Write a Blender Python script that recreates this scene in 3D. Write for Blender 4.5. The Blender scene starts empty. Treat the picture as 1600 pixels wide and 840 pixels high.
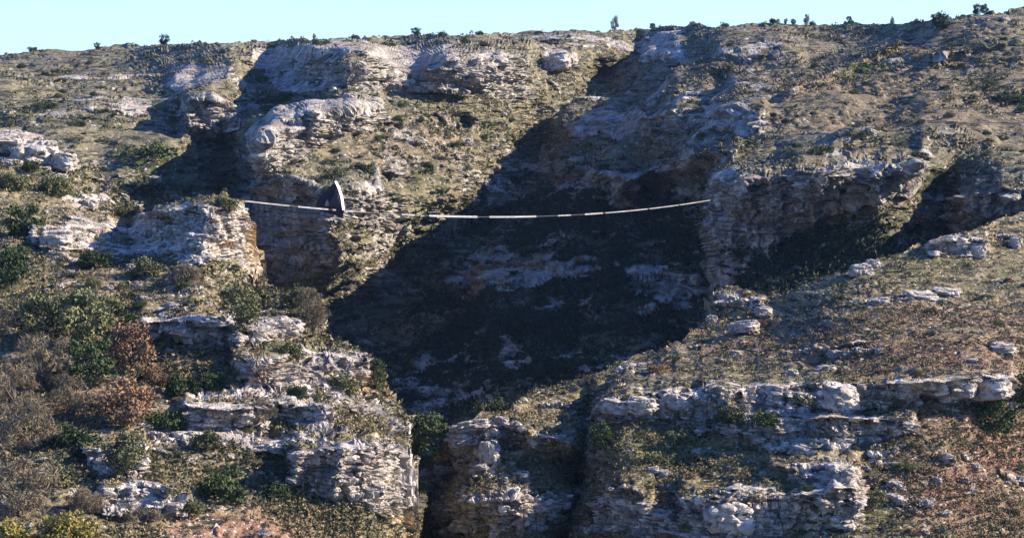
import bpy, math, random
import numpy as np
from mathutils import Vector

# ------------------------------------------------------------------ camera, world, sun, exposure
F, CX, Y0 = 4115.0, 800.0, 90.0          # focal length in photo pixels, principal column, level line
scene = bpy.context.scene
col = scene.collection
cam_d = bpy.data.cameras.new("camera"); cam = bpy.data.objects.new("camera", cam_d); col.objects.link(cam)
cam.rotation_euler = (math.pi / 2, 0, 0)
cam_d.sensor_width = 36.0; cam_d.lens = 36.0 * F / 1600.0
cam_d.shift_y = -(420.0 - Y0) / 1600.0
cam_d.clip_start = 1.0; cam_d.clip_end = 20000.0
scene.camera = cam
HAZE = 0.000025
SUN_EL, SUN_AZ = 26.8, 86.0             # degrees; azimuth clockwise from the viewing direction (+Y)
w = bpy.data.worlds.new("World"); scene.world = w; w.use_nodes = True
nt = w.node_tree
sky = nt.nodes.new("ShaderNodeTexSky"); sky.sky_type = 'NISHITA'; sky.sun_disc = False
sky.sun_elevation = math.radians(SUN_EL); sky.sun_rotation = math.radians(SUN_AZ)
sky.altitude = 400; sky.air_density = 1.0; sky.dust_density = 0.1; sky.ozone_density = 5.0
hue = nt.nodes.new("ShaderNodeMix"); hue.data_type = 'RGBA'; hue.blend_type = 'MULTIPLY'; hue.inputs[0].default_value = 1.0
hue.inputs[7].default_value = (0.73, 1.0, 1.60, 1); nt.links.new(sky.outputs[0], hue.inputs[6])   # the cool, clear autumn air
nt.links.new(hue.outputs[2], nt.nodes["Background"].inputs[0])
nt.nodes["Background"].inputs[1].default_value = 0.082
sd = bpy.data.lights.new("sun", 'SUN'); sd.energy = 5.0; sd.angle = math.radians(0.5); sd.color = (1.0, 0.90, 0.76)
so = bpy.data.objects.new("sun", sd); col.objects.link(so)
el, az = math.radians(SUN_EL), math.radians(SUN_AZ)
S = Vector((math.sin(az) * math.cos(el), math.cos(az) * math.cos(el), math.sin(el)))
so.rotation_euler = S.to_track_quat('Z', 'Y').to_euler(); so.location = (300, 300, 300)
scene.view_settings.view_transform = 'Standard'; scene.view_settings.look = 'None'
scene.view_settings.exposure = 1.38; scene.view_settings.gamma = 1.0; scene.view_settings.use_curve_mapping = False
scene.cycles.max_bounces = 4; scene.cycles.diffuse_bounces = 2; scene.cycles.transparent_max_bounces = 4

# ------------------------------------------------------------------ noise
def _h(ix, iy, iz, s):
    n = (ix.astype(np.int64) * 374761393 + iy.astype(np.int64) * 668265263 + iz.astype(np.int64) * 2147483647 + s * 974711) & 0xffffffff
    n = ((n ^ (n >> 13)) * 1274126177) & 0xffffffff
    n = ((n ^ (n >> 16)) * 2246822519) & 0xffffffff
    return ((n ^ (n >> 15)) & 0xffffff).astype(np.float32) / 16777215.0
def vnoise(x, y, z, s=0):
    ix, iy, iz = np.floor(x), np.floor(y), np.floor(z)
    fx, fy, fz = x - ix, y - iy, z - iz
    fx = fx * fx * (3 - 2 * fx); fy = fy * fy * (3 - 2 * fy); fz = fz * fz * (3 - 2 * fz)
    r = 0
    for a in (0, 1):
        for b in (0, 1):
            for c in (0, 1):
                r = r + _h(ix + a, iy + b, iz + c, s) * (fx if a else 1 - fx) * (fy if b else 1 - fy) * (fz if c else 1 - fz)
    return r * 2 - 1
def fbm(x, y, z, oct=4, s=0, gain=0.5):
    r = 0; a = 1.0; t = 0
    for o in range(oct):
        r = r + a * vnoise(x * 2 ** o + 17.3 * o, y * 2 ** o - 9.1 * o, z * 2 ** o + 3.7 * o, s + o); t += a; a *= gain
    return r / t
def worley(x, y, z, s=0):
    ix, iy, iz = np.floor(x), np.floor(y), np.floor(z)
    f1 = np.full(x.shape, 9.0, np.float32); f2 = f1.copy(); idv = np.zeros(x.shape, np.float32)
    for a in (-1, 0, 1):
        for b in (-1, 0, 1):
            for c in (-1, 0, 1):
                jx, jy, jz = ix + a, iy + b, iz + c
                d = np.sqrt((jx + _h(jx, jy, jz, s + 1) - x) ** 2 + (jy + _h(jx, jy, jz, s + 2) - y) ** 2 + (jz + _h(jx, jy, jz, s + 3) - z) ** 2)
                m = d < f1
                f2 = np.where(m, f1, np.minimum(f2, d)); idv = np.where(m, _h(jx, jy, jz, s + 4), idv); f1 = np.where(m, d, f1)
    return f1, f2, idv
def blocks(x, y, z, wd, h, s):
    """bedded rock: layers of uneven height cut into blocks by upright joints -> value per block, distance to its edge"""
    z = z / h; z = z + .35 * np.sin(z * 1.7 + s) + .22 * vnoise(x / (wd * 3), y / (wd * 3), z * .3, s)
    zi = np.floor(z); fz = z - zi
    x = x / wd + 3.1 * _h(zi, zi * 0, zi * 0, s + 1) + .3 * vnoise(x / wd, y / wd, z, s + 2) + .35 * y / wd
    y = y / wd + 3.1 * _h(zi, zi * 0 + 5, zi * 0, s + 3) + .3 * vnoise(x, y / wd, z, s + 4)
    k = .55 + .9 * _h(zi, np.floor(x / 3.7), zi * 0, s + 5); x = x * k
    xi = np.floor(x); yi = np.floor(y); fx = x - xi; fy = y - yi
    v = _h(xi, yi, zi, s + 6)
    e = np.minimum(np.minimum(np.minimum(fx, 1 - fx) * wd, np.minimum(fy, 1 - fy) * wd), np.minimum(fz, 1 - fz) * h * 1.3)
    return v, e
def sm(a, b, x):
    t = np.clip((x - a) / (b - a), 0, 1); return t * t * (3 - 2 * t)
def poly(pts, x):
    p = np.array(pts, float); return np.interp(x, p[:, 0], p[:, 1])
def tps(pts, X, Y, lam=0.02):
    p = np.array(pts, float); n = len(p)
    q = p[:, :2] / 100.0
    def k(r2): return 0.5 * r2 * np.log(r2 + 1e-9)
    d2 = ((q[:, None] - q[None]) ** 2).sum(-1)
    A = np.zeros((n + 3, n + 3)); A[:n, :n] = k(d2) + lam * np.eye(n); A[:n, n] = 1; A[:n, n + 1:] = q
    A[n:, :n] = A[:n, n:].T
    sol = np.linalg.solve(A, np.concatenate([p[:, 2], np.zeros(3)]))
    out = sol[n] + sol[n + 1] * X / 100 + sol[n + 2] * Y / 100
    for i in range(n): out = out + sol[i] * k((X / 100 - q[i, 0]) ** 2 + (Y / 100 - q[i, 1]) ** 2)
    return out
def blobs(lst, X, Y):
    r = np.zeros(X.shape)
    for (x, y, rx, ry, wt) in lst:
        r = r + wt * np.exp(-(((X - x) / rx) ** 2 + ((Y - y) / ry) ** 2) ** 1.5)
    return r
def cliff_offset(cl, X, Y, size=1):
    """rock steps: the face holds its distance, the ground above it falls back"""
    off = np.zeros(X.shape); mask = np.zeros(X.shape)
    for top, foot, A, up in cl:
        sd0 = top[0][0] * .37 + top[0][1]; h0 = abs(foot[0][1] - top[0][1]) + abs(foot[-1][1] - top[-1][1]); h0 = min(h0 * .5, 60)
        yt, yf = poly(top, X), poly(foot, X)
        n1 = fbm(X / 34, X * 0 + sd0, X * 0, 3, 11, .6); n2 = fbm(X / 40, X * 0 + sd0 + 5, X * 0, 3, 12, .6); n3 = fbm(X / 45, Y / 300 + sd0, X * 0, 3, 13, .6)
        yt = yt + n1 * h0 * .22; yf = np.maximum(yf + n2 * h0 * .3, yt + 3)
        A = A * np.clip(.9 + .6 * n3, .1, 1.3)
        x0, x1 = top[0][0], top[-1][0]
        e = sm(x0 - 6, x0 + 14, X) * (1 - sm(x1 - 14, x1 + 6, X))
        t = np.clip((yf - Y) / np.maximum(yf - yt, 2), 0, 1)
        dec = np.where(Y < yt, np.exp(-(yt - Y) / up), 1)
        off += -A * e * t * dec
        mask += (1 if np.mean(yf - yt) > 19 or size < 1 else .2) * e * sm(0, .08, t) * np.where(Y < yt, np.exp(-(yt - Y) / 4.0), 1)
    return off, np.clip(mask, 0, 1)

# ------------------------------------------------------------------ materials
def new_mat(name):
    m = bpy.data.materials.new(name); m.use_nodes = True
    return m, m.node_tree.nodes, m.node_tree.links, m.node_tree.nodes["Principled BSDF"]
def mixc(N, L, a, b, f):
    n = N.new("ShaderNodeMix"); n.data_type = 'RGBA'
    for sock, v in ((n.inputs[6], a), (n.inputs[7], b), (n.inputs[0], f)):
        if hasattr(v, "is_linked") or hasattr(v, "node"): L.new(v, sock)
        else: sock.default_value = (*v, 1) if isinstance(v, tuple) else v
    return n.outputs[2]
def ramp(N, L, src, a, b):
    n = N.new("ShaderNodeMapRange"); n.interpolation_type = 'SMOOTHSTEP'
    n.inputs[1].default_value = a; n.inputs[2].default_value = b; L.new(src, n.inputs[0]); return n.outputs[0]
def noise(N, L, scale, detail=4, rough=0.6, vec=None):
    n = N.new("ShaderNodeTexNoise"); n.inputs["Scale"].default_value = scale; n.inputs["Detail"].default_value = detail
    n.inputs["Roughness"].default_value = rough
    if vec is None: vec = N.new("ShaderNodeTexCoord").outputs["Object"]
    L.new(vec, n.inputs["Vector"]); return n.outputs["Fac"]
def terrain_mat(name, k=1.0, rock_tint=(1, 1, 1)):
    m, N, L, B = new_mat(name)
    def at(a):
        n = N.new("ShaderNodeAttribute"); n.attribute_name = a; return n.outputs["Fac"]
    tint = lambda c: tuple(c[i] * rock_tint[i] for i in range(3))
    mp = N.new("ShaderNodeMapping"); mp.inputs["Scale"].default_value = (1, 1, 0.35)
    L.new(N.new("ShaderNodeTexCoord").outputs["Object"], mp.inputs["Vector"])
    st = N.new("ShaderNodeMapping"); st.inputs["Scale"].default_value = (0.25, 0.25, 2.2)
    L.new(N.new("ShaderNodeTexCoord").outputs["Object"], st.inputs["Vector"])
    r = mixc(N, L, tint((.25, .225, .19)), tint((.50, .455, .385)), ramp(N, L, noise(N, L, .8 * k, 6, .7), .42, .62))
    r = mixc(N, L, r, tint((.24, .185, .15)), ramp(N, L, noise(N, L, .35 * k, 5, .65, st.outputs[0]), .52, .68))
    r = mixc(N, L, r, tint((.46, .35, .20)), ramp(N, L, noise(N, L, .12 * k, 4), .62, .78))
    r = mixc(N, L, r, (.07, .072, .068), ramp(N, L, noise(N, L, 1.1 * k, 6, .75, mp.outputs[0]), .52, .62))
    r = mixc(N, L, r, (.50, .34, .12), at("ochre"))
    g = mixc(N, L, (.25, .195, .102) if k == 1 else (.205, .172, .10), (.15, .125, .065) if k == 1 else (.12, .106, .062), ramp(N, L, noise(N, L, .25 * k, 6, .65), .4, .62))
    g = mixc(N, L, g, (.075, .085, .03), ramp(N, L, noise(N, L, .16 * k, 6, .7), .54, .66))
    g = mixc(N, L, g, (.25, .142, .088), at("red"))
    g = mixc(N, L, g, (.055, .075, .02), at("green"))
    g = mixc(N, L, g, (.035, .034, .022), ramp(N, L, noise(N, L, 1.0 * k, 6, .75, st.outputs[0]), .49, .58))
    g = mixc(N, L, g, (.030, .028, .018), ramp(N, L, noise(N, L, 1.3 * k, 5, .7), .55, .66))
    gp = mixc(N, L, g, tint((.40, .36, .32)), ramp(N, L, noise(N, L, 2.1 * k, 3, .6), .60, .66))
    # rock / ground split with a ragged border
    add = N.new("ShaderNodeMath"); add.operation = 'ADD'; L.new(at("rock"), add.inputs[0])
    sc = N.new("ShaderNodeMath"); sc.operation = 'MULTIPLY_ADD'; sc.inputs[1].default_value = .9; sc.inputs[2].default_value = -.45
    L.new(noise(N, L, .9 * k, 6, .7), sc.inputs[0]); L.new(sc.outputs[0], add.inputs[1])
    c = mixc(N, L, gp, r, ramp(N, L, add.outputs[0], .42, .56))
    L.new(c, B.inputs["Base Color"]); B.inputs["Roughness"].default_value = .95
    B.inputs["Specular IOR Level"].default_value = .15
    bp = N.new("ShaderNodeBump"); bp.inputs["Strength"].default_value = .9; bp.inputs["Distance"].default_value = .35 / k
    L.new(noise(N, L, 2.2 * k, 5, .7), bp.inputs["Height"]); L.new(bp.outputs[0], B.inputs["Normal"])
    return m
def leaf_mat(name, a, b, sc=1.2):
    m, N, L, B = new_mat(name)
    g = N.new("ShaderNodeNewGeometry").outputs["Random Per Island"]
    o = N.new("ShaderNodeObjectInfo").outputs["Random"]
    c = mixc(N, L, a, b, g)
    c2 = mixc(N, L, c, tuple(x * .6 for x in a), ramp(N, L, noise(N, L, sc, 3), .5, .7))
    hs = N.new("ShaderNodeHueSaturation"); L.new(c2, hs.inputs["Color"])
    mr = N.new("ShaderNodeMapRange"); mr.inputs[3].default_value = .7; mr.inputs[4].default_value = 1.3
    L.new(o, mr.inputs[0]); L.new(mr.outputs[0], hs.inputs["Value"])
    L.new(hs.outputs[0], B.inputs["Base Color"]); B.inputs["Roughness"].default_value = .8
    B.inputs["Specular IOR Level"].default_value = .2
    return m
def plain(name, c, rough=.8):
    m, N, L, B = new_mat(name)
    x = mixc(N, L, c, tuple(v * .7 for v in c), ramp(N, L, noise(N, L, 3, 4), .4, .7))
    L.new(x, B.inputs["Base Color"]); B.inputs["Roughness"].default_value = rough
    return m
M = dict(
    far=terrain_mat("limestone_and_dry_grass_far", .55, (.97, .945, .90)), near=terrain_mat("limestone_and_dry_grass", 1.0, (1.28, 1.22, 1.16)),
    dark=leaf_mat("evergreen_leaves", (.030, .048, .016), (.065, .085, .028)),
    olive=leaf_mat("olive_leaves", (.085, .09, .035), (.16, .15, .065)),
    grey=leaf_mat("grey_brown_twigs", (.12, .093, .058), (.22, .17, .10)),
    brown=leaf_mat("dry_orange_leaves", (.16, .088, .045), (.26, .16, .088)),
    bright=leaf_mat("fresh_green_leaves", (.045, .10, .025), (.08, .15, .04)),
    yellow=leaf_mat("yellow_leaves", (.20, .16, .035), (.30, .24, .06)),
    shade_maquis=leaf_mat("shade_darkened_maquis_leaves", (.016, .024, .013), (.034, .044, .02)),  # maquis leaf colour lowered, part of the gorge's shade painted into it
    edging=plain("pale_edging", (.72, .68, .62)),
    bark=plain("bark", (.09, .075, .06)), white=plain("white_tape", (.36, .335, .32)), rope=plain("grey_rope", (.07, .07, .08)),
    navy=plain("dark_cloth", (.006, .004, .008)), greycloth=plain("grey_cloth", (.022, .023, .032)), pink=plain("pink_cloth", (.26, .17, .18)),
    tuft=leaf_mat("dry_tufts", (.15, .115, .05), (.28, .21, .10), .15), scrub=leaf_mat("low_scrub_leaves", (.06, .062, .028), (.13, .12, .06), .3),
    redtuft=leaf_mat("russet_tufts", (.21, .115, .066), (.34, .21, .125), .2))

# ------------------------------------------------------------------ mesh helpers
def mesh_np(name, V, Q, smooth=False):
    me = bpy.data.meshes.new(name); V = np.asarray(V, np.float32); Q = np.asarray(Q, np.int32)
    k = Q.shape[1]
    me.vertices.add(len(V)); me.vertices.foreach_set("co", V.ravel())
    me.loops.add(Q.size); me.loops.foreach_set("vertex_index", Q.ravel())
    me.polygons.add(len(Q)); me.polygons.foreach_set("loop_start", np.arange(0, Q.size, k, dtype=np.int32))
    me.polygons.foreach_set("loop_total", np.full(len(Q), k, np.int32))
    me.polygons.foreach_set("use_smooth", np.full(len(Q), smooth, bool))
    me.update(calc_edges=True); return me
def link(name, me, m, parent=None, loc=None):
    o = bpy.data.objects.new(name, me); col.objects.link(o)
    if m: me.materials.append(m)
    if parent: o.parent = parent
    if loc is not None: o.location = loc
    return o
def tag(o, label=None, cat=None, group=None, kind=None):
    for k, v in (("label", label), ("category", cat), ("group", group), ("kind", kind)):
        if v: o[k] = v
    return o
def W(px, py, D): return np.stack([(px - CX) / F * D, D, (Y0 - py) / F * D], -1)
def normals(P):
    du = np.gradient(P, axis=1); dv = np.gradient(P, axis=0)
    n = np.cross(dv, du); n /= np.linalg.norm(n, axis=-1, keepdims=True) + 1e-9
    s = np.sign((n * -P).sum(-1, keepdims=True)); return n * np.where(s == 0, 1, s)
def blur(a, n):
    for _ in range(n):
        p = np.pad(a, 1, mode="edge"); a = (p[2:, 1:-1] + p[:-2, 1:-1] + p[1:-1, 2:] + p[1:-1, :-2] + 2 * a) / 6
    return a

class Sheet:
    """a hillside: columns across the view, rows from its crest down, with real distance for every vertex"""
    def __init__(s, name, x0, x1, step, crest, ybot, depth, cliffs, rock, red, green, ochre, seed, mat, size, rowstep=None,
                 skirt=((4, -1), (15, -8), (40, -30), (90, -70)), amp=1.0, rbase=.06, und=0, strata=((3.2, .9), (1.1, .8)), jag=0.0):
        xs = np.arange(x0, x1 + step, step); nr = int((ybot - np.min(crest(xs))) / (rowstep or step))
        t = np.linspace(0, 1, nr) ** 1.0
        X = np.repeat(xs[None], nr, 0)
        if jag:
            c0, crest0 = crest(xs), crest; crest = lambda x: crest0(x + 5 * vnoise(c0 / 14, c0 * 0, c0 * 0, seed) + 3 * vnoise(c0 / 6, c0 * 0, c0 * 0, seed + 2))
        if jag: ct = crest(xs) + jag * (fbm(xs / 26, xs * 0 + seed, xs * 0, 3, seed) + .5 * fbm(xs / 7, xs * 0 + seed, xs * 0, 2, seed + 5))
        else: ct = crest(xs)
        Y = ct[None] + t[:, None] * (ybot - ct[None])
        off, cm = cliff_offset(cliffs, X, Y, size)
        Db = depth(np.clip(X, -190, 1790), Y); D = Db + off
        P = W(X, Y, D); q = P / size
        R = .62 * blobs(rock, X, Y) + .40 * cm + .85 * fbm(q[..., 0] / 13, q[..., 1] / 13, q[..., 2] / 3.0, 5, seed, .62) + .55 * fbm(q[..., 0] / 3, q[..., 1] / 3, q[..., 2] / 1.6, 3, seed + 7, .6) + rbase
        R = np.clip(R, 0, 1)
        # strata: level ledges in the rock, weathered
        dY = np.gradient(Y, axis=0) * -D / F
        dDdZ = np.clip(blur(np.gradient(D, axis=0) / dY, 12), .25, 1.5)
        for i, (h, a) in enumerate(strata):
            h = h * size
            wz = (P[..., 2] + 1.1 * h * fbm(q[..., 0] / 16, q[..., 1] / 16, q[..., 2] / 30, 3, seed + 20 + i)) / h
            fr = wz - np.floor(wz)
            rs = np.clip(.5 + .9 * fbm(q[..., 0] / (6.0 / (1 + i)), q[..., 1] / (6.0 / (1 + i)), np.floor(wz) * 3.37, 2, seed + 30 + i), 0, 1)
            fa = .45 + .35 * rs
            s_ = np.where(fr < fa, fr * .12, fa * .12 + (fr - fa) / (1 - fa) * (1 - fa * .12))
            D = D + sm(.25, .75, R) * a * (s_ - fr) * h * dDdZ * (.35 + .9 * rs)
        P = W(X, Y, D); Nn = normals(np.stack([blur(P[..., i], 10) for i in range(3)], -1)); q = P / size
        # joint blocks and cracks
        disp = np.zeros_like(D)
        Rk = sm(.34, .52, R)
        for wd, hh, a, g, sd_ in ((6.0, 2.6, .85, .20, 50), (2.6, 1.25, .85, .13, 60), (1.1, .55, .58, .09, 70), (.5, .27, .22, .05, 74)):
            ang = .35 + sd_ * .11; ca, sa = math.cos(ang * .4), math.sin(ang * .4)
            x_ = q[..., 0] * ca + q[..., 1] * sa; y_ = -q[..., 0] * sa + q[..., 1] * ca
            v, e = blocks(x_, y_, q[..., 2] + .05 * q[..., 0], wd, hh, seed + sd_)
            disp += Rk * a * ((v - .55) * 1.25 + .35 * sm(0, g * 1.6, e) - .3)
        f1, f2, idv = worley(q[..., 0] / 1.6, q[..., 1] / 1.6, q[..., 2] / 1.3, seed + 75)
        disp += Rk * .22 * ((idv - .5) * 1.0 + .6 * sm(0, .15, f2 - f1) - .4)
        st_ = blur(np.linalg.norm(np.gradient(P, axis=0), axis=-1), 3) / (P[..., 1] / F * step)
        att = 1 - .92 * sm(1.8, 4.6, st_)
        disp *= att
        disp += Rk * (.12 + .22 * att) * (fbm(q[..., 0] / 2.2, q[..., 1] / 2.2, q[..., 2] / 2.6, 4, seed + 80, .62))
        G = 1 - Rk
        tf1, tf2, tid = worley(q[..., 0] / 1.15, q[..., 1] / 1.15, q[..., 2] / 1.15, seed + 90)
        patch = sm(-.25, .3, fbm(q[..., 0] / 6, q[..., 1] / 6, q[..., 2] / 6, 3, seed + 95))
        disp += G * (.2 + .5 * att) * fbm(q[..., 0] / 5, q[..., 1] / 5, q[..., 2] / .55, 4, seed + 87, .6)
        disp += G * (.95 * fbm(q[..., 0] / 7, q[..., 1] / 7, q[..., 2] / 5, 4, seed + 85) + .55 * patch * np.clip(.75 - tf1, 0, 1) * (.4 + tid))
        Nh = Nn.copy(); Nh[..., 2] *= 1 - .75 * Rk; Nh /= np.linalg.norm(Nh, axis=-1, keepdims=True)
        P = P + Nh * (disp * amp * size)[..., None]
        if und: P = P + Nn * (und * fbm(q[..., 0] / 13, q[..., 1] / 13, q[..., 2] / 7, 4, seed + 91, .55) * sm(0, 30, Y - ct[None]))[..., None]
        N2 = normals(P)
        R = R - .3 * sm(.6, .92, N2[..., 2]) * sm(-.2, .3, fbm(q[..., 0] / 2.5, q[..., 1] / 2.5, q[..., 2] / 2.5, 3, seed + 66))
        R = np.clip(R, 0, 1)
        s.P, s.X, s.Y, s.R, s.N, s.size = P, X, Y, R, Nn, size
        s.xs, s.ct, s.ybot, s.nr, s.step = xs, ct, ybot, nr, step
        # back of the hill
        rows = [P]; top = P[0]
        for k, (dy, dz) in enumerate(skirt):
            r = top + np.stack([top[:, 0] / top[:, 1] * dy, np.full(len(xs), dy), np.full(len(xs), dz)], -1)
            r[:, 2] += 1.2 * size * fbm(r[:, 0] / 9, r[:, 1] / 9, r[:, 0] * 0, 3, seed + k) * (k + 1) * .3 - (.1 if k == 0 else 0)
            rows.insert(0, r[None])
        ns = len(skirt)
        V = np.concatenate(rows, 0); h, wd = V.shape[:2]
        idx = np.arange(h * wd).reshape(h, wd)
        Q = np.stack([idx[:-1, :-1], idx[1:, :-1], idx[1:, 1:], idx[:-1, 1:]], -1).reshape(-1, 4)
        me = mesh_np(name, V.reshape(-1, 3), Q, False)
        nz = fbm(q[..., 0] / 9, q[..., 1] / 9, q[..., 2] / 9, 4, seed + 99)
        s.red = np.clip(blobs(red, X, Y) * (1 + 1.2 * nz), 0, 1); s.green = np.clip(blobs(green, X, Y) * (1 + 1.2 * nz), 0, 1)
        for an, arr in (("rock", R), ("red", s.red), ("green", s.green), ("ochre", np.clip(blobs(ochre, X, Y) * (1 + 1.5 * nz), 0, .85))):
            full = np.concatenate([np.repeat(arr[:1], ns, 0), arr], 0)
            at = me.attributes.new(an, 'FLOAT', 'POINT'); at.data.foreach_set("value", full.astype(np.float32).ravel())
        s.o = tag(link(name, me, mat), kind="structure")
    def idx(s, px, py):
        j = int(np.clip(round((px - s.xs[0]) / s.step), 0, len(s.xs) - 1))
        i = int(np.clip(round((py - s.ct[j]) / (s.ybot - s.ct[j]) * (s.nr - 1)), 0, s.nr - 1))
        return i, j
    def at(s, px, py):
        i, j = s.idx(px, py); return Vector(s.P[i, j])

# ------------------------------------------------------------------ the far side: plateau, ravine head and the shaded massif
SKY = [(-200, 90), (0, 83), (120, 77), (250, 70), (400, 66), (500, 60), (640, 55), (800, 52), (950, 48), (1100, 42), (1250, 38), (1350, 38), (1430, 35), (1480, 30), (1540, 20), (1600, 9), (1800, -8)]
farp = [(x, y, d) for x, y, d in [
 (-200, 88, 880), (0, 85, 860), (200, 74, 840), (400, 70, 800), (600, 58, 800), (800, 54, 800), (950, 50, 790), (1100, 44, 760), (1300, 40, 720), (1480, 32, 640), (1600, 12, 640), (1800, -10, 640),
 (-200, 160, 620), (0, 130, 650), (150, 150, 620), (0, 200, 560), (150, 230, 545), (100, 320, 500), (-200, 320, 490), (280, 130, 640), (300, 190, 570), (240, 260, 530), (-200, 600, 450), (100, 600, 440),
 (385, 85, 685), (400, 130, 660), (480, 110, 640), (585, 78, 622), (585, 100, 606), (585, 140, 598), (480, 76, 662), (700, 82, 652), (800, 88, 690), (700, 100, 636), (800, 100, 680), (880, 95, 715),
 (450, 165, 590), (350, 230, 562), (335, 290, 535), (345, 330, 522), (400, 200, 532), (400, 260, 506), (500, 180, 556), (500, 260, 520), (600, 180, 585), (620, 260, 545),
 (370, 310, 552), (430, 300, 526), (500, 300, 500), (430, 400, 520), (370, 420, 548), (500, 380, 492), (560, 340, 498), (620, 340, 535), (540, 400, 490), (470, 450, 530), (540, 445, 536),
 (700, 190, 610), (720, 260, 585), (700, 310, 572), (800, 170, 650), (850, 120, 690), (950, 100, 740),
 (560, 490, 566), (620, 420, 578), (740, 330, 612), (840, 230, 672), (950, 140, 735), (1030, 75, 770),
 (600, 600, 505), (700, 640, 475), (650, 520, 545), (750, 420, 560), (850, 330, 600), (800, 520, 490), (900, 240, 612), (960, 180, 635), (1040, 110, 660),
 (900, 420, 525), (950, 330, 555), (1000, 250, 590), (1000, 500, 470), (1060, 330, 520), (1060, 420, 492), (1060, 220, 548), (1090, 180, 575), (1150, 110, 625), (1120, 70, 685),
 (1130, 290, 468), (1130, 400, 454), (1200, 290, 450), (1200, 380, 441), (1300, 280, 432), (1300, 350, 424), (1440, 270, 428), (1430, 330, 422), (1250, 430, 412), (1150, 250, 480),
 (1475, 300, 470), (1475, 370, 452), (1520, 320, 436), (1600, 300, 430), (1600, 350, 424), (1800, 300, 410), (1350, 400, 412), (1200, 470, 400), (1400, 460, 395), (1700, 450, 385),
 (1200, 230, 486), (1300, 230, 476), (1400, 220, 486), (1300, 170, 530), (1250, 120, 590), (1350, 100, 610), (1450, 150, 540), (1600, 200, 500), (1600, 100, 580), (1500, 80, 600), (1800, 100, 600),
 (1180, 170, 540), (1000, 700, 400), (500, 700, 440), (1500, 700, 340), (0, 900, 400), (800, 900, 400), (1700, 900, 300)]]
def depth_far(X, Y):
    d = tps(farp, X, Y); d = 430 + (d - 430) * .72
    xw = poly([(200, 1150), (270, 1112), (300, 1104), (380, 1108), (455, 1118), (600, 1118)], Y)
    left = 1 / (1 + np.exp(-(xw - X + 5 * vnoise(Y / 13, Y * 0, Y * 0, 4)) / 2.0))
    d += 48 * left * np.exp(-np.maximum(xw - X, 0) / 110) * sm(235, 290, Y) * (1 - sm(520, 640, Y))
    for crv, J, dec, ya, yb in walls:
        xw = poly(crv, Y) + 5 * vnoise(Y / 9, Y * 0, Y * 0, 14)
        d += J / (1 + np.exp(-(xw - X) / 3.0)) * np.exp(-np.maximum(xw - X, 0) / dec) * sm(ya - 12, ya + 12, Y) * (1 - sm(yb - 14, yb + 14, Y))
    return d
walls = [  # rock walls that face left: curve (row, column), jump, how far it fades to the left, rows
 ([(140, 465), (165, 440), (200, 412), (230, 392), (270, 380), (340, 366)], 30, 60, 155, 330),
 ([(140, 272), (215, 282)], 14, 30, 145, 215), ([(100, 318), (140, 300)], 8, 30, 98, 135),
 ([(40, 1030), (70, 1020), (110, 960), (140, 930)], 14, 50, 55, 125),
 ([(80, 1062), (130, 1040), (180, 985), (230, 945), (290, 905)], 26, 90, 95, 290), ([(100, 1150), (170, 1120), (220, 1085), (270, 1060)], 20, 60, 110, 262), ([(300, 800), (440, 740), (560, 700)], 12, 50, 320, 540), ([(300, 980), (460, 930), (560, 900)], 10, 60, 320, 560), ([(270, 1476), (400, 1415)], 16, 45, 275, 380), ([(160, 735), (200, 728)], 7, 30, 180, 205),
 ([(290, 496), (400, 500), (440, 480)], 9, 50, 300, 420), ([(80, 868), (110, 866)], 7, 25, 84, 112)]
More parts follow.
